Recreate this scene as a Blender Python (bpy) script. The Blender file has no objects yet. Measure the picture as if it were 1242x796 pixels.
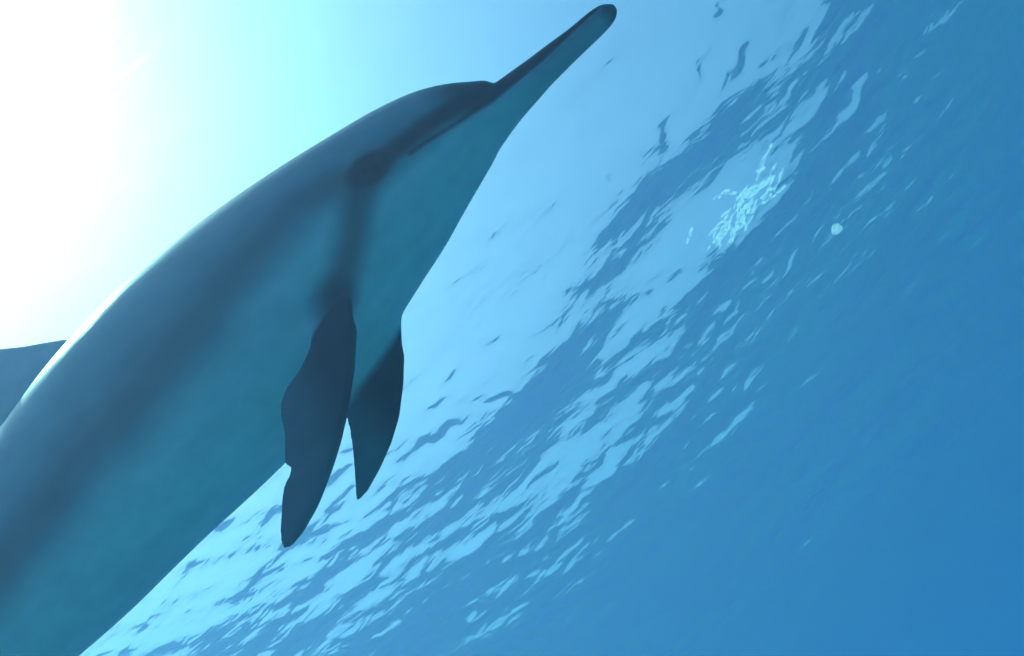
import bpy, bmesh, math
import numpy as np
from mathutils import Matrix, Vector

sc = bpy.context.scene
COL = sc.collection
R = math.radians

# ------------------------------------------------------------------ camera
# water surface at z = 0, the diver's camera four metres down, tilted up and rolled
elev, roll = R(48.5), R(43.6)
fx = Vector((1, 0, 0))
fwd = Vector((0, math.cos(elev), math.sin(elev)))
fup = Vector((0, -math.sin(elev), math.cos(elev)))
cam_r = math.cos(roll) * fx - math.sin(roll) * fup
cam_u = math.sin(roll) * fx + math.cos(roll) * fup
cd = bpy.data.cameras.new('camera')
cam = bpy.data.objects.new('camera', cd)
COL.objects.link(cam)
m = Matrix((cam_r, cam_u, -fwd)).transposed().to_4x4()
m.translation = (0, 0, -4)
cam.matrix_world = m
cd.sensor_width, cd.lens = 36, 36 * 1040 / 1242
cd.clip_start, cd.clip_end = 0.02, 3000
sc.camera = cam

# ------------------------------------------------------------------ sky and sun
SUN = Vector((-0.34, 0.04, 0.94)).normalized()
w = bpy.data.worlds.new('World')
sc.world = w
w.use_nodes = True
nt = w.node_tree
sky = nt.nodes.new('ShaderNodeTexSky')
sky.sky_type = 'NISHITA'
sky.sun_disc = False
sky.dust_density = 3.0
sky.ozone_density = .3
sky.sun_elevation = math.asin(SUN.z)
sky.sun_rotation = math.atan2(SUN.x, SUN.y)
nt.links.new(sky.outputs[0], nt.nodes['Background'].inputs[0])
nt.nodes['Background'].inputs[1].default_value = 0.12
sl = bpy.data.lights.new('sun', 'SUN')
so = bpy.data.objects.new('sun', sl)
COL.objects.link(so)
sl.energy, sl.angle, sl.color = 5, R(0.5), (1, 0.96, 0.9)
so.rotation_euler = SUN.to_track_quat('Z', 'Y').to_euler()

vs = sc.view_settings
vs.view_transform, vs.look, vs.exposure, vs.gamma = 'Standard', 'None', 0.88, 1
vs.use_curve_mapping = False
cy = sc.cycles
cy.use_denoising = True
cy.use_adaptive_sampling, cy.adaptive_threshold = True, .03
cy.max_bounces, cy.volume_bounces, cy.glossy_bounces = 8, 4, 3
cy.transmission_bounces, cy.transparent_max_bounces = 6, 12

# ------------------------------------------------------------------ helpers
def mat(name):
    mt = bpy.data.materials.new(name)
    mt.use_nodes = True
    mt.node_tree.nodes.clear()
    return mt, mt.node_tree.nodes.new, mt.node_tree.links.new

def mesh_obj(name, verts, faces, material, parent=None):
    """faces: an (n,4) or (n,3) index array"""
    v = np.asarray(verts, 'f'); f = np.asarray(faces, 'i')
    me = bpy.data.meshes.new(name)
    me.vertices.add(len(v)); me.vertices.foreach_set('co', v.ravel())
    me.loops.add(f.size); me.loops.foreach_set('vertex_index', f.ravel())
    me.polygons.add(len(f)); me.polygons.foreach_set('loop_start', np.arange(0, f.size, f.shape[1], dtype='i'))
    me.update(calc_edges=True)
    me.polygons.foreach_set('use_smooth', np.ones(len(f), bool))
    if material: me.materials.append(material)
    o = bpy.data.objects.new(name, me)
    COL.objects.link(o)
    o.parent = parent
    return o

# ------------------------------------------------------------------ the sea: rippled surface seen from below
def graded(lo, hi, step, far):
    a = list(np.arange(lo, hi, step))
    d, p = step, a[-1]
    while p < far - d * 1.3: d *= 1.13; p += d; a.append(p)
    a.append(far)
    d, p, b = step, lo, []
    while p > -far + d * 1.3: d *= 1.13; p -= d; b.append(p)
    b.append(-far)
    return np.array(b[::-1] + a)

gx_, gy_ = graded(-4.4, 4.6, 0.0135, 140), graded(0.8, 8.4, 0.0135, 140)
gx, gy = np.meshgrid(gx_, gy_)
cell = np.maximum(np.gradient(gx_)[None, :], np.gradient(gy_)[:, None])   # local mesh spacing

# long wavelets: 130 components, slope amplitudes (x 1e-4) for cosine then sine
AB = np.array([-44,7,-1,-8,25,7,-51,39,5,9,39,26,-17,-58,-3,-2,36,-7,-19,29,-10,-13,31,-16,42,4,19,-3,8,-79,24,-14,-61,6,11,-34,12,2,-28,-68,-53,51,36,-36,0,-1,-13,11,80,-11,12,22,-40,-74,1,2,70,-12,-41,-50,41,16,32,49,1,1,-55,2,6,-22,-1,40,59,-6,9,-4,-1,2,-13,-48,-42,5,-14,44,-16,-11,-5,7,19,16,-42,-19,5,-11,-12,6,34,-12,-21,15,-2,-43,13,-23,-13,136,-22,-40,5,-12,63,30,-44,-27,38,67,-44,20,8,-3,27,13,5,-1,-7,7,5,-23,44,27,-25,-19,25,-23,46,-1,25,-42,-2,-24,4,24,0,15,81,-12,-12,-8,-20,6,22,68,-17,-8,-38,-24,17,6,-5,38,58,-50,-7,2,-21,-54,-9,8,7,-30,14,-34,23,14,6,-5,-12,96,49,21,-17,-20,27,-57,7,-31,13,48,-22,39,8,-25,57,-29,-25,-38,-56,21,-3,-7,6,-37,13,115,-28,0,-14,8,64,-18,6,-4,-11,-23,-38,-24,0,-69,7,-43,28,-11,-34,21,12,-12,1,-2,-35,17,-38,-7,1,7,7,107,-5,-53,-1,71,-12,21,29,-15,13,72,-4,-2,-22,-69,16,1,16,-25,65,-9,-4,3,36,-19]) * 1e-4
rng = np.random.default_rng(11)
N = 130
lam = .75 * 5.5 ** rng.random(N)
an = rng.normal(math.pi / 2, .75, N)
z = np.zeros_like(gx)
for i in range(N):
    k = 2 * math.pi / lam[i]
    p = k * (math.cos(an[i]) * gx + math.sin(an[i]) * gy)
    fade = np.clip((lam[i] / cell - 4) / 6, 0, 1)
    z += (AB[i] * np.cos(p) + AB[N + i] * np.sin(p)) / k * fade
# short wind ripples, crests mostly along x, patchy
rng = np.random.default_rng(RIPSEED := 5)
patch = 1 + .45 * np.sin(1.9 * gx + 1.1 * gy + 1) * np.sin(1.3 * gy - .8 * gx + 2)
for i in range(150):
    L = .062 * 8 ** rng.random()
    k = 2 * math.pi / L
    a = rng.normal(math.pi / 2 + .05, .52)
    s = .0092 if L > .2 else .0062
    fade = np.clip((L / cell - 3.5) / 3, 0, 1)
    ph = k * (math.cos(a) * gx + math.sin(a) * gy) + rng.random() * 6.283
    ph += .5 * np.sin(.9 * k * .23 * gx + i) + .4 * np.sin(.17 * k * gy + 2 * i)
    z += s / k * np.cos(ph) * fade * patch
# single steep wavelets: x, y, half length, half width, crest direction, leaning away (1) or towards (-1)
PACKETS = [(1.829, 3.073, 0.113, 0.049, -0.51, 1),
    (2.094, 3.219, 0.128, 0.05, -0.27, 1),
    (1.448, 3.217, 0.165, 0.073, -0.39, 1),
    (1.137, 2.741, 0.049, 0.035, -0.36, 1),
    (0.978, 3.099, 0.043, 0.025, -0.37, 1),
    (-0.12, 3.499, 0.209, 0.044, 0.63, 1),
    (-0.771, 3.743, 0.131, 0.051, 0.21, 1),
    (-0.375, 3.848, 0.136, 0.033, 0.8, 1),
    (-0.48, 3.463, 0.089, 0.031, 0.08, 1),
    (-0.647, 3.541, 0.077, 0.028, 0.2, 1),
    (0.346, 3.437, 0.061, 0.024, -0.15, 1),
    (-0.138, 3.335, 0.03, 0.02, -0.14, 1),
    (0.728, 2.874, 0.064, 0.02, 0.47, 1),
    (1.025, 3.185, 0.029, 0.025, -0.61, 1),
    (2.104, 2.853, 0.044, 0.043, -0.88, 1),
    (2.758, 4.159, 0.191, 0.064, -0.69, -1),
    (2.691, 4.706, 0.151, 0.038, -0.48, -1),
    (3.124, 3.845, 0.119, 0.029, -0.51, -1),
    (2.542, 3.461, 0.162, 0.044, -0.47, -1),
    (1.289, 4.923, 0.118, 0.048, -0.32, -1),
    (1.918, 4.334, 0.137, 0.051, -0.17, -1),
    (1.81, 4.97, 0.12, 0.029, -0.61, -1),
    (0.958, 5.003, 0.076, 0.029, -0.04, -1),
    (2.305, 3.691, 0.085, 0.031, -0.56, -1),
    (3.07, 5.57, 0.06, 0.029, -0.52, -1),
    (0.589, 5.226, 0.141, 0.045, 0.1, -1),
    (0.406, 5.919, 0.067, 0.029, 0.11, -1),
    (-0.158, 5.185, 0.217, 0.111, -0.04, -1),
    (-1.682, 5.281, 0.086, 0.052, 0.4, -1),
    (-2.13, 4.791, 0.129, 0.067, 0.24, -1),
    (-1.21, 4.821, 0.236, 0.066, 0.24, -1),
    (-0.555, 5.272, 0.159, 0.035, -0.18, -1),
    (-0.7, 4.737, 0.177, 0.045, -0.04, -1)]
for x0, y0, ln, wd, a, sg in PACKETS:
    if sg > 0: ln, wd = ln * 1.25, wd * 1.7
    u = math.cos(a) * (gx - x0) + math.sin(a) * (gy - y0)
    v = -math.sin(a) * (gx - x0) + math.cos(a) * (gy - y0)
    v = v + .25 * wd * np.sin(u / ln * 5)
    q = math.hypot(x0, y0)
    side = math.copysign(1, -math.sin(a) * x0 + math.cos(a) * y0)
    z += sg * side * (.26 if sg > 0 else .17) * v * np.exp(-(u / ln)**2 * 1.2 - (v / wd)**2 * 1.2)
nx, ny = len(gx_), len(gy_)
idx = np.arange(nx * ny).reshape(ny, nx)
quads = np.stack([idx[:-1, :-1], idx[:-1, 1:], idx[1:, 1:], idx[1:, :-1]], -1).reshape(-1, 4)

mt, n, l = mat('sea_surface')
out, fr = n('ShaderNodeOutputMaterial'), n('ShaderNodeFresnel')
fr.inputs['IOR'].default_value = 1.333
glo, tra, ref = n('ShaderNodeBsdfGlossy'), n('ShaderNodeBsdfTransparent'), n('ShaderNodeBsdfRefraction')
glo.inputs['Roughness'].default_value = .03
ref.inputs['Roughness'].default_value = .65
ref.inputs['IOR'].default_value = 1.333
m1, m2 = n('ShaderNodeMixShader'), n('ShaderNodeMixShader')
m1.inputs[0].default_value = .2
l(tra.outputs[0], m1.inputs[1]); l(ref.outputs[0], m1.inputs[2])
l(fr.outputs[0], m2.inputs[0]); l(m1.outputs[0], m2.inputs[1]); l(glo.outputs[0], m2.inputs[2])
l(m2.outputs[0], out.inputs[0])
tc, mp, na, nb = n('ShaderNodeTexCoord'), n('ShaderNodeMapping'), n('ShaderNodeTexNoise'), n('ShaderNodeTexNoise')
mp.inputs['Scale'].default_value = (.42, 1, 1)
mp.inputs['Rotation'].default_value = (0, 0, .12)
for t_, sc_, de_ in ((na, 9, 2), (nb, 26, 1)):
    t_.inputs['Scale'].default_value, t_.inputs['Detail'].default_value, t_.inputs['Distortion'].default_value = sc_, de_, .4
    l(mp.outputs[0], t_.inputs['Vector'])
l(tc.outputs['Object'], mp.inputs[0])
ba, bb = n('ShaderNodeBump'), n('ShaderNodeBump')
ba.inputs['Distance'].default_value, bb.inputs['Distance'].default_value = .0075, .0018
l(na.outputs['Fac'], ba.inputs['Height']); l(nb.outputs['Fac'], bb.inputs['Height']); l(ba.outputs[0], bb.inputs['Normal'])
for t_ in (fr, glo, ref): l(bb.outputs[0], t_.inputs['Normal'])
sea = mesh_obj('water', np.stack([gx, gy, z], -1).reshape(-1, 3), quads, mt)
sea['kind'] = 'structure'

# ------------------------------------------------------------------ the body of water that scatters and absorbs
mv, n, l = mat('water_volume')
out, pv = n('ShaderNodeOutputMaterial'), n('ShaderNodeVolumePrincipled')
pv.inputs['Density'].default_value = .28
pv.inputs['Color'].default_value = (.09, .105, .170, 1)
pv.inputs['Absorption Color'].default_value = (.03, .69, .84, 1)
pv.inputs['Anisotropy'].default_value = .60
l(pv.outputs[0], out.inputs['Volume'])
hv = [(x * 150, y * 150, zz) for zz in (-14, .6) for y in (-1, 1) for x in (-1, 1)]
hf = [(0, 2, 3, 1), (4, 5, 7, 6), (0, 1, 5, 4), (2, 6, 7, 3), (0, 4, 6, 2), (1, 3, 7, 5)]
haze = mesh_obj('haze', hv, hf, mv)
haze.data.polygons.foreach_set('use_smooth', np.zeros(6, bool))
haze['kind'] = 'stuff'

# ------------------------------------------------------------------ unseen sandy floor, twelve metres down, added to bounce light onto the belly
mq, n, l = mat('bounce_sand')
out, bs, tc, na, cr = n('ShaderNodeOutputMaterial'), n('ShaderNodeBsdfDiffuse'), n('ShaderNodeTexCoord'), n('ShaderNodeTexNoise'), n('ShaderNodeValToRGB')
na.inputs['Scale'].default_value, na.inputs['Detail'].default_value = .35, 8
cr.color_ramp.elements[0].color, cr.color_ramp.elements[1].color = (.22, .20, .165, 1), (.38, .35, .30, 1)
l(tc.outputs['Object'], na.inputs['Vector']); l(na.outputs['Fac'], cr.inputs[0]); l(cr.outputs[0], bs.inputs[0]); l(bs.outputs[0], out.inputs[0])
ga = np.linspace(-145, 145, 260)
bx_, by_ = np.meshgrid(ga, ga)
bz = -12.2 + .25*np.sin(.31*bx_ + .8*np.sin(.17*by_)) + .2*np.sin(.43*by_ + 1.3) + .06*np.sin(2.1*by_ + .7*np.sin(.5*bx_))
ib = np.arange(260*260).reshape(260, 260)
bounce_bed = mesh_obj('bounce_floor', np.stack([bx_, by_, bz], -1).reshape(-1, 3), np.stack([ib[:-1, :-1], ib[:-1, 1:], ib[1:, 1:], ib[1:, :-1]], -1).reshape(-1, 4), mq)
bounce_bed['kind'] = 'structure'

# ------------------------------------------------------------------ the dolphin (local: x to the beak, y left, z to the back; metres)
#          x      z centre  half height  half width
TRUNK = [(.4035, .000, .006, .007), (.400, .001, .0145, .018), (.394, .002, .021, .026), (.379, .0015, .0365, .034),
         (.354, .003, .0585, .049), (.337, .0043, .0666, .057), (.317, .0077, .0752, .0649), (.293, .0086, .0828, .072),
         (.260, .0091, .0929, .0817), (.227, .0071, .1018, .0906), (.194, .0055, .11, .099), (.149, .0052, .1195, .109),
         (.105, .0027, .1293, .1195), (.05, .0015, .1394, .1296), (-.017, .001, .1489, .1384), (-.083, -.0021, .1568, .1458),
         (-.149, -.0041, .1615, .1502), (-.216, -.0059, .16, .1488), (-.282, -.0086, .1559, .145), (-.359, -.0174, .1486, .1382),
         (-.437, -.0264, .1418, .1318), (-.52, -.0305, .1345, .124), (-.6, -.033, .125, .113), (-.8, -.031, .086, .066), (-.95, -.027, .064, .041),
         (-1.1, -.02, .042, .023), (-1.2, -.018, .022, .014), (-1.23, -.018, .006, .006)]
BEAK = [(.5865, -.0292, .0035, .0038), (.585, -.0292, .0062, .0068), (.5815, -.0291, .0094, .0103), (.576, -.0288, .0124, .0137), (.569, -.0284, .0145, .016),
        (.559, -.0279, .0160, .0176), (.545, -.0273, .0169, .0186), (.525, -.0266, .0174, .0191), (.503, -.025, .0187, .0205),
        (.481, -.0236, .0203, .0223), (.453, -.0223, .0222, .0244), (.426, -.0216, .0253, .0278), (.404, -.0209, .0275, .0302),
        (.38, -.021, .030, .035), (.35, -.0205, .0355, .043), (.32, -.0195, .0435, .051), (.285, -.016, .049, .056), (.24, -.01, .05, .055)]

def smooth_rows(rows, step):
    a = np.array(rows)[::-1]
    x = np.arange(a[0, 0], a[-1, 0], step); x = np.append(x, a[-1, 0])
    # monotone cubic (Fritsch-Carlson style tangents)
    h = np.diff(a[:, 0]); res = [x]
    for c in (1, 2, 3):
        y = a[:, c]; dl = np.diff(y) / h; t = np.zeros(len(y)); t[0], t[-1] = dl[0], dl[-1]
        ok = dl[:-1] * dl[1:] > 0
        t[1:-1] = np.where(ok, 2 * dl[:-1] * dl[1:] / np.where(ok, dl[:-1] + dl[1:], 1), 0)
        j = np.clip(np.searchsorted(a[:, 0], x, side='right') - 1, 0, len(h) - 1)
        s = (x - a[j, 0]) / h[j]
        res.append((1 + 2*s) * (1-s)**2 * y[j] + s*(1-s)**2 * h[j]*t[j] + s*s*(3-2*s) * y[j+1] + s*s*(s-1) * h[j]*t[j+1])
    return np.stack(res, -1)

def sstep(a, b, t):
    t = np.clip((t - a) / (b - a), 0, 1); return t*t*(3 - 2*t)

V, Fc = [], []
def add_rings(rings):
    """rings: (m, q, 3) loops closed by end fans"""
    base = sum(len(v) for v in V)
    m_, q = rings.shape[:2]
    V.append(rings.reshape(-1, 3))
    for i in range(m_ - 1):
        for j in range(q):
            k = (j + 1) % q
            Fc.append((base + i*q + j, base + i*q + k, base + (i+1)*q + k, base + (i+1)*q + j))
    Fc.append(tuple(base + j for j in range(q))[::-1])
    Fc.append(tuple(base + (m_-1)*q + j for j in range(q)))

def add_lathe(rows, step=.008, q=72):
    t = np.linspace(0, 2*math.pi, q, endpoint=False)
    r = smooth_rows(rows, step)
    wt = np.exp(-np.arange(-6, 7)**2 / 8.); wt /= wt.sum()
    for c in (1, 2, 3):                                   # fair the profile, ends left as they are
        f_ = np.convolve(np.pad(r[:, c], 6, mode='edge'), wt, 'valid')
        keep = sstep(rows[0][0] - .010, rows[0][0] - .05, r[:, 0])
        r[:, c] += (f_ - r[:, c]) * keep
    add_rings(np.stack([r[:, :1] + 0*t, r[:, 3:] * np.cos(t), r[:, 1:2] + r[:, 2:3] * np.sin(t)], -1))

def resample(p, nn):
    p = np.array(p, float); s = np.r_[0, np.cumsum(np.linalg.norm(np.diff(p, axis=0), axis=1))]
    t = np.linspace(0, s[-1], nn)
    return np.stack([np.interp(t, s, p[:, c]) for c in range(2)], -1)

def add_fin(lead, trail, P0, e1, e2, t0, t1, camber=0, nn=46, q=28):
    """a tapered foil between leading and trailing outline (plane coords along e1, e2 from P0)"""
    P0, e1, e2 = (np.array(a, float) for a in (P0, e1, e2))
    e1 /= np.linalg.norm(e1); e2 /= np.linalg.norm(e2); nrm = np.cross(e1, e2)
    A, B = resample(lead, nn), resample(trail, nn)
    th = np.linspace(0, 2*math.pi, q, endpoint=False); rings = []
    for i in range(nn):
        u = i / (nn - 1)
        tk = (t0 + (t1 - t0) * u) * (1 if u < .9 else math.sqrt(max(1 - ((u-.9)/.1)**2, .05)))
        c, hf_ = (A[i] + B[i]) / 2, (A[i] - B[i]) / 2
        prof = np.sign(np.sin(th)) * np.abs(np.sin(th))**.55 * tk / 2 * (.80 + .35*np.cos(th))           # thicker towards the leading edge
        xy = c + np.cos(th)[:, None] * hf_
        off = prof + camber * math.sin(u * 2.2)
        rings.append(P0 + xy[:, :1]*e1 + xy[:, 1:]*e2 + off[:, None]*nrm)
    add_rings(np.array(rings))

add_lathe(TRUNK)
add_lathe(BEAK, .003, 48)
# right flipper, with the torn trailing edge
add_fin([(.056, -.050), (.040, -.012), (.0276, .018), (.0182, .0471), (.0084, .0671), (-.0109, .1065), (-.0405, .1536), (-.0648, .1862),
         (-.0855, .2086), (-.1145, .2359), (-.1431, .2523), (-.1591, .2565), (-.1665, .2540)],
        [(-.012, -.060), (-.0158, -.0386), (-.0332, -.0034), (-.0491, .0249), (-.0643, .0332), (-.0756, .0450), (-.094, .0496), (-.1071, .0613),
         (-.115, .0809), (-.1191, .1122), (-.1333, .150), (-.1280, .1645), (-.1325, .1715), (-.142, .1763), (-.1498, .1887),
         (-.1645, .2258), (-.1692, .2435), (-.1685, .2500)],
        (.0477, -.072, -.1181), (1, 0, 0), (0, -.34, -.77), .034, .010, .006)
# left flipper
add_fin([(.055, -.045), (.0181, -.0096), (.0041, .0115), (-.0219, .0399), (-.0495, .067), (-.0843, .0951), (-.1146, .1123), (-.1481, .1265),
         (-.1809, .1367), (-.1989, .1395), (-.2034, .1385)],
        [(-.030, -.045), (-.050, -.010), (-.0756, .0125), (-.0981, .0191), (-.119, .026), (-.129, .0348), (-.1436, .0607), (-.1638, .0877),
         (-.1926, .1221), (-.2036, .1333), (-.2044, .1365)],
        (.0879, .0437, -.1214), (1, 0, 0), (0, .30, -.50), .030, .010, -.006)
# dorsal fin
add_fin([(-.14, .12), (-.20, .155), (-.24, .180), (-.279, .208), (-.308, .231), (-.343, .258), (-.378, .289), (-.413, .318), (-.440, .337), (-.458, .345)],
        [(-.40, .08), (-.43, .115), (-.45, .150), (-.452, .19), (-.449, .24), (-.452, .29), (-.460, .325), (-.464, .341)],
        (0, 0, 0), (1, 0, 0), (0, 0, 1), .034, .008)
# tail flukes
for s in (-1, 1):
    add_fin([(-1.08, -.01*s), (-1.13, .02*s), (-1.18, .075*s), (-1.225, .135*s), (-1.265, .195*s), (-1.30, .235*s), (-1.325, .252*s)],
            [(-1.24, -.01*s), (-1.245, .01*s), (-1.262, .06*s), (-1.275, .12*s), (-1.295, .18*s), (-1.318, .23*s), (-1.33, .251*s)],
            (0, 0, -.018), (1, 0, 0), (0, 1, 0), .026, .006)

tmp = bpy.data.meshes.new('raw')
tmp.from_pydata(np.concatenate(V).tolist(), [], Fc)
bm = bmesh.new(); bm.from_mesh(tmp)
bmesh.ops.recalc_face_normals(bm, faces=bm.faces)
bm.to_mesh(tmp); bm.free()
raw = bpy.data.objects.new('raw', tmp)
COL.objects.link(raw)
rm = raw.modifiers.new('r', 'REMESH'); rm.mode = 'VOXEL'; rm.voxel_size = .0026; rm.use_smooth_shade = True
sm = raw.modifiers.new('s', 'SMOOTH'); sm.factor, sm.iterations = .5, 10
bpy.context.view_layer.update()
body_me = bpy.data.meshes.new_from_object(raw.evaluated_get(bpy.context.evaluated_depsgraph_get()))
bpy.data.objects.remove(raw); bpy.data.meshes.remove(tmp)
body_me.name = 'body'
nv = len(body_me.vertices)
P = np.empty(nv*3, 'f'); body_me.vertices.foreach_get('co', P); P = P.reshape(-1, 3).astype(float)
NR = np.empty(nv*3, 'f'); body_me.vertices.foreach_get('normal', NR); NR = NR.reshape(-1, 3)

def dist_line(pts):
    """distance of every vertex (mirrored to the right side) to a polyline"""
    Q = P.copy(); Q[:, 1] = -np.abs(Q[:, 1]); best = np.full(nv, 9.)
    for a, b in zip(pts[:-1], pts[1:]):
        a, b = np.array(a), np.array(b); d = b - a
        t = np.clip(((Q - a) @ d) / (d @ d), 0, 1)
        best = np.minimum(best, np.linalg.norm(Q - a - t[:, None]*d, axis=1))
    return best

rows = np.array(TRUNK)[::-1]
zc, hh, ww = (np.interp(P[:, 0], rows[:, 0], rows[:, c]) for c in (1, 2, 3))
ang = np.degrees(np.arctan2((P[:, 2] - zc) / hh, np.abs(P[:, 1]) / ww))
rad = np.hypot((P[:, 2] - zc) / hh, P[:, 1] / ww)
on_fin = sstep(1.05, 1.16, rad) * (P[:, 0] < .16)
MOUTH = [(.580, -.006, -.0250), (.5573, -.0171, -.0239), (.5256, -.0187, -.0233), (.4677, -.0226, -.0262), (.4243, -.0273, -.0268),
         (.3775, -.0347, -.0285), (.349, -.0441, -.0292), (.3232, -.0537, -.0305), (.2783, -.0684, -.030), (.2514, -.0762, -.0315)]
EYE = (.2014, -.0942, -.0205)
dm = dist_line(MOUTH)
groove = np.exp(-(dm / .0032)**2)
eyepos = np.array(EYE)
de = np.linalg.norm((np.stack([P[:, 0], -np.abs(P[:, 1]), P[:, 2]], -1) - eyepos) * (.62, 1, 1.1), axis=1)
# relief: mouth line pressed in, a soft swelling round the eye
P -= NR * (.0022 * groove)[:, None]
P += NR * (.0035 * np.exp(-(de / .020)**2) - .0035 * np.exp(-(de / .008)**2))[:, None]
# blend the flipper and fin roots into the trunk
E = np.empty(len(body_me.edges)*2, 'i'); body_me.edges.foreach_get('vertices', E); E = E.reshape(-1, 2)
near = np.zeros(nv)
for c, r_ in (((.055, -.075, -.115), .060), ((.005, -.070, -.135), .050), ((.09, .05, -.115), .055), ((.02, .055, -.135), .05), ((-.27, 0, .17), .05), ((-.42, 0, .13), .05)):
    near = np.maximum(near, 1 - sstep(.55*r_, r_, np.linalg.norm(P - np.array(c), axis=1)))
sel = near > 0
loc = np.full(nv, -1); loc[sel] = np.arange(sel.sum())
Es = E[sel[E].all(1)]; Es = loc[Es]; Ps = P[sel]; ns = near[sel][:, None]
cnt = np.bincount(Es.ravel(), minlength=len(Ps))[:, None].clip(1)
for it in range(70):
    acc = np.stack([np.bincount(Es[:, 0], Ps[Es[:, 1], c], len(Ps)) + np.bincount(Es[:, 1], Ps[Es[:, 0], c], len(Ps)) for c in range(3)], -1)
    Ps = Ps + (acc / cnt - Ps) * .6 * ns
P[sel] = Ps
body_me.vertices.foreach_set('co', P.astype('f').ravel()); body_me.update()

# pigment: cape painted paler for light falling on the back, grey flank, pale belly, dark flippers, eye stripe, beak stripe and lips
wob = .6 * np.sin(P[:, 0]*19) + .5 * np.sin(P[:, 0]*47 + 2)
belly_edge = np.interp(P[:, 0], [-.5, -.366, -.22, -.08, .026, .10, .20, .26], [-37, -35, -34, -27, -20, -14, -22, -26]) + 1.5*wob
cape_edge = np.interp(P[:, 0], [-.9, -.4, -.2, 0, .2, .4], [30, 14, 10, 16, 26, 20]) + 2*wob
g_cape, g_flank, g_belly, g_dark = .30, .29, .52, .03
g = g_belly + (g_flank - g_belly) * sstep(-15, 9, ang - belly_edge)
g = g + (g_cape - g) * sstep(-9, 9, ang - cape_edge)
g = g + (.105 - g) * .85 * np.exp(-((ang - belly_edge - 12) / 13)**2)
zm = np.interp(P[:, 0], [p[0] for p in MOUTH][::-1], [p[2] for p in MOUTH][::-1])
beak = sstep(.30, .36, P[:, 0])
jaw_g = g_belly * (.9 - .35*sstep(.36, .50, P[:, 0]))
jaw = jaw_g + (g_dark*1.4 - jaw_g) * sstep(-.001, .003, P[:, 2] - zm)
melon = sstep(-.004, .012, P[:, 2] - (.004 + .02*sstep(.40, .34, P[:, 0]))) * (P[:, 0] < .402)
jaw = jaw + (.075 - jaw) * melon
g = g + (jaw - g) * beak
g = g + (g_dark*1.3 - g) * sstep(.550, .575, P[:, 0]) * .8
stripe = dist_line([EYE, (.1816, -.0956, -.033), (.1517, -.0929, -.0558), (.1193, -.0865, -.0805), (.0847, -.0777, -.1009), (.045, -.066, -.120)])
front = dist_line([(.40, -.030, -.010), (.3458, -.0513, -.0108), (.2954, -.0688, -.0125), (.243, -.0834, -.0167), EYE])
g = g + (.045 - g) * (.84 + .1*sstep(.10, .06, P[:, 0])) * (1 - sstep(.003, .036, stripe))
root = np.linalg.norm(np.stack([P[:, 0], -np.abs(P[:, 1]), P[:, 2]], -1) - (.062, -.076, -.112), axis=1)
g = g + (.035 - g) * .8 * (1 - sstep(.004, .042, root))
g = g + (.025 - g) * .9 * (1 - sstep(.004, .020, front))
g = g + (.008 - g) * (1 - sstep(.014, .028, de))
g = g + (.020 - g) * .9 * np.exp(-(dm / .0030)**2)
tipward = sstep(.02, -.06, P[:, 0]) * (P[:, 2] < 0) + (P[:, 2] > 0)
g = g + (.05 + .12*tipward + .18*(P[:, 2] > 0) - g) * on_fin  # dorsal fin colour lightened for the water veil and light shining through it
pale = sstep(.2, .5, g)
col = np.stack([g * (.97 + .5 * pale), g, g * (1.05 - .06 * pale), np.ones(nv)], -1)
at = body_me.color_attributes.new('pigment', 'FLOAT_COLOR', 'POINT')
at.data.foreach_set('color', col.astype('f').ravel())

ms, n, l = mat('dolphin_skin')
out, bs, at_ = n('ShaderNodeOutputMaterial'), n('ShaderNodeBsdfPrincipled'), n('ShaderNodeAttribute')
at_.attribute_name = 'pigment'
tc, n1, n2 = n('ShaderNodeTexCoord'), n('ShaderNodeTexNoise'), n('ShaderNodeTexNoise')
mp = n('ShaderNodeMapping'); mp.inputs['Scale'].default_value = (3, 14, 14)
n1.inputs['Scale'].default_value, n1.inputs['Detail'].default_value = 2.2, 6
n2.inputs['Scale'].default_value, n2.inputs['Detail'].default_value = 26, 5
l(tc.outputs['Object'], mp.inputs[0]); l(mp.outputs[0], n1.inputs['Vector']); l(tc.outputs['Object'], n2.inputs['Vector'])
ad = n('ShaderNodeMath'); ad.operation = 'ADD'; l(n1.outputs['Fac'], ad.inputs[0]); l(n2.outputs['Fac'], ad.inputs[1])
mr = n('ShaderNodeMapRange')
for i_, v_ in zip((1, 2, 3, 4), (.6, 1.4, .88, 1.12)): mr.inputs[i_].default_value = v_
l(ad.outputs[0], mr.inputs[0])
mx = n('ShaderNodeMix'); mx.data_type = 'RGBA'; mx.blend_type = 'MULTIPLY'; mx.inputs[0].default_value = 1
l(at_.outputs['Color'], mx.inputs[6]); l(mr.outputs[0], mx.inputs[7])
l(mx.outputs[2], bs.inputs['Base Color'])
bs.inputs['Roughness'].default_value = .42
bs.inputs['IOR'].default_value = 1.12
bu = n('ShaderNodeBump'); bu.inputs['Strength'].default_value = .12; bu.inputs['Distance'].default_value = .004
l(n2.outputs['Fac'], bu.inputs['Height']); l(bu.outputs[0], bs.inputs['Normal'])
l(bs.outputs[0], out.inputs[0])

dol = bpy.data.objects.new('dolphin', None)
COL.objects.link(dol)
dol.location = (-.1935, .5815, -2.979)
dol.rotation_euler = (R(23), 0, 0)
dol['label'] = 'long-beaked grey dolphin gliding under the sunlit surface, flippers hanging down'
dol['category'] = 'dolphin'
body_me.materials.clear(); body_me.materials.append(ms)
body = bpy.data.objects.new('body', body_me)
COL.objects.link(body); body.parent = dol

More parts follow.
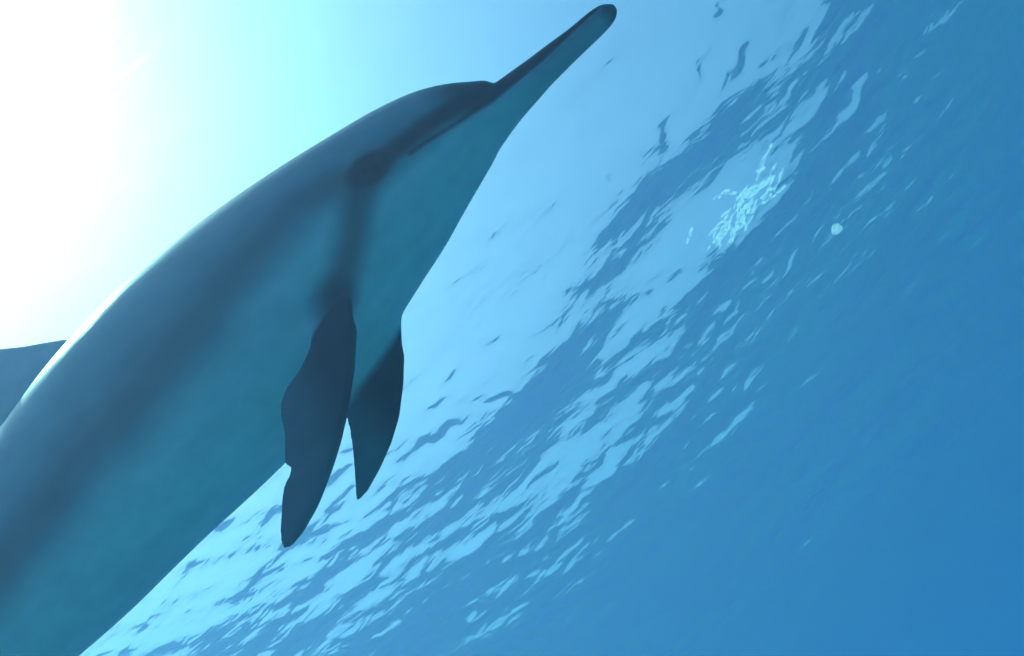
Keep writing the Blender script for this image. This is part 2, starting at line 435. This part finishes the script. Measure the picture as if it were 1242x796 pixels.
me_, n, l = mat('dolphin_eye')
out, bs = n('ShaderNodeOutputMaterial'), n('ShaderNodeBsdfPrincipled')
bs.inputs['Base Color'].default_value = (.012, .010, .010, 1); bs.inputs['Roughness'].default_value = .2; bs.inputs['IOR'].default_value = 1.15
l(bs.outputs[0], out.inputs[0])
for s in (1, -1):
    t, p = np.meshgrid(np.linspace(0, 2*math.pi, 24, endpoint=False), np.linspace(.05, math.pi - .05, 12))
    ev = np.stack([np.sin(p)*np.cos(t)*.0125, np.cos(p)*.008, np.sin(p)*np.sin(t)*.0085], -1).reshape(-1, 3)
    ii = np.arange(12*24).reshape(12, 24); jj = np.roll(ii, -1, 1)
    ef = np.stack([ii[:-1], jj[:-1], jj[1:], ii[1:]], -1).reshape(-1, 4)
    eo = mesh_obj('eye', ev, ef, me_, dol)
    eo.location = (EYE[0], s * (EYE[1] + .0045), EYE[2] + .001)

# ------------------------------------------------------------------ foam under the crest and a drifting bubble
mf, n, l = mat('foam')
out, df, tl, tp = n('ShaderNodeOutputMaterial'), n('ShaderNodeBsdfDiffuse'), n('ShaderNodeBsdfTranslucent'), n('ShaderNodeBsdfTransparent')
for b_ in (df, tl): b_.inputs['Color'].default_value = (.85, .88, .88, 1)
a1, a2 = n('ShaderNodeMixShader'), n('ShaderNodeMixShader')
a1.inputs[0].default_value, a2.inputs[0].default_value = .65, .7
l(df.outputs[0], a1.inputs[1]); l(tl.outputs[0], a1.inputs[2]); l(a1.outputs[0], a2.inputs[1]); l(tp.outputs[0], a2.inputs[2])
l(a2.outputs[0], out.inputs[0])
bm = bmesh.new(); bmesh.ops.create_icosphere(bm, subdivisions=2, radius=1)
bm.verts.ensure_lookup_table()
SV = np.array([v.co[:] for v in bm.verts]); SF = np.array([[v.index for v in f.verts] for f in bm.faces]); bm.free()
rng = np.random.default_rng(3)
def level(x, y):
    return z[np.clip(np.searchsorted(gy_, y), 0, ny - 1), np.clip(np.searchsorted(gx_, x), 0, nx - 1)]
vv, ff = [], []
for q in range(46):
    c_, h_, a_ = rng.normal((1.68, 4.20), (.15, .085)), .03 + .07*rng.random(), rng.normal(-.25, .35)
    d_ = np.array((math.cos(a_), math.sin(a_))) * h_
    p = np.array([c_ - d_, c_ + .25*d_ + rng.normal(0, .012, 2), c_ + d_])
    for i in range(len(p) - 1):
        for j in range(14):
            t = rng.random()
            x, y = p[i] + (p[i+1] - p[i]) * t + rng.normal(0, .007, 2)
            r_ = .0016 + .0032 * rng.random()**2.5
            d_ = (p[i+1] - p[i]) / np.linalg.norm(p[i+1] - p[i])
            st = SV[:, :1] * d_ * 5 + SV[:, 1:2] * np.array((-d_[1], d_[0]))
            ff.append(SF + len(SV) * len(ff))
            vv.append(np.c_[st, SV[:, 2]*.4] * r_ * (1 + .12*rng.normal(size=(len(SV), 1))) + (x, y, level(x, y) - .006))
foam = mesh_obj('sea_foam', np.concatenate(vv), np.concatenate(ff), mf)
foam['kind'] = 'stuff'
foam['label'] = 'thin pale lines of foam bubbles under the rippled surface'
bm = bmesh.new(); bmesh.ops.create_icosphere(bm, subdivisions=4, radius=1); bm.verts.ensure_lookup_table()
bv = np.array([v.co[:] for v in bm.verts]); BF = np.array([[v.index for v in f.verts] for f in bm.faces]); bm.free()
bv[:, 2] = np.where(bv[:, 2] < 0, bv[:, 2] * .45, bv[:, 2] * .9)              # cap-shaped, flat below
bv *= 1 + .08 * np.sin(bv[:, :1]*3 + 1) + .10 * np.sin(bv[:, 1:2]*4) + .05 * np.sin(bv[:, 2:]*7 + bv[:, :1]*5)
mb = mf.copy(); mb.name = 'bubble'
mb.node_tree.nodes[a2.name].inputs[0].default_value = .68
bub = mesh_obj('bubble', bv * .0145, BF, mb)
bub.location = (0.724, 1.628, -2.709)
bub['label'] = 'single pale air bubble drifting in the open blue water'
bub['category'] = 'bubble'
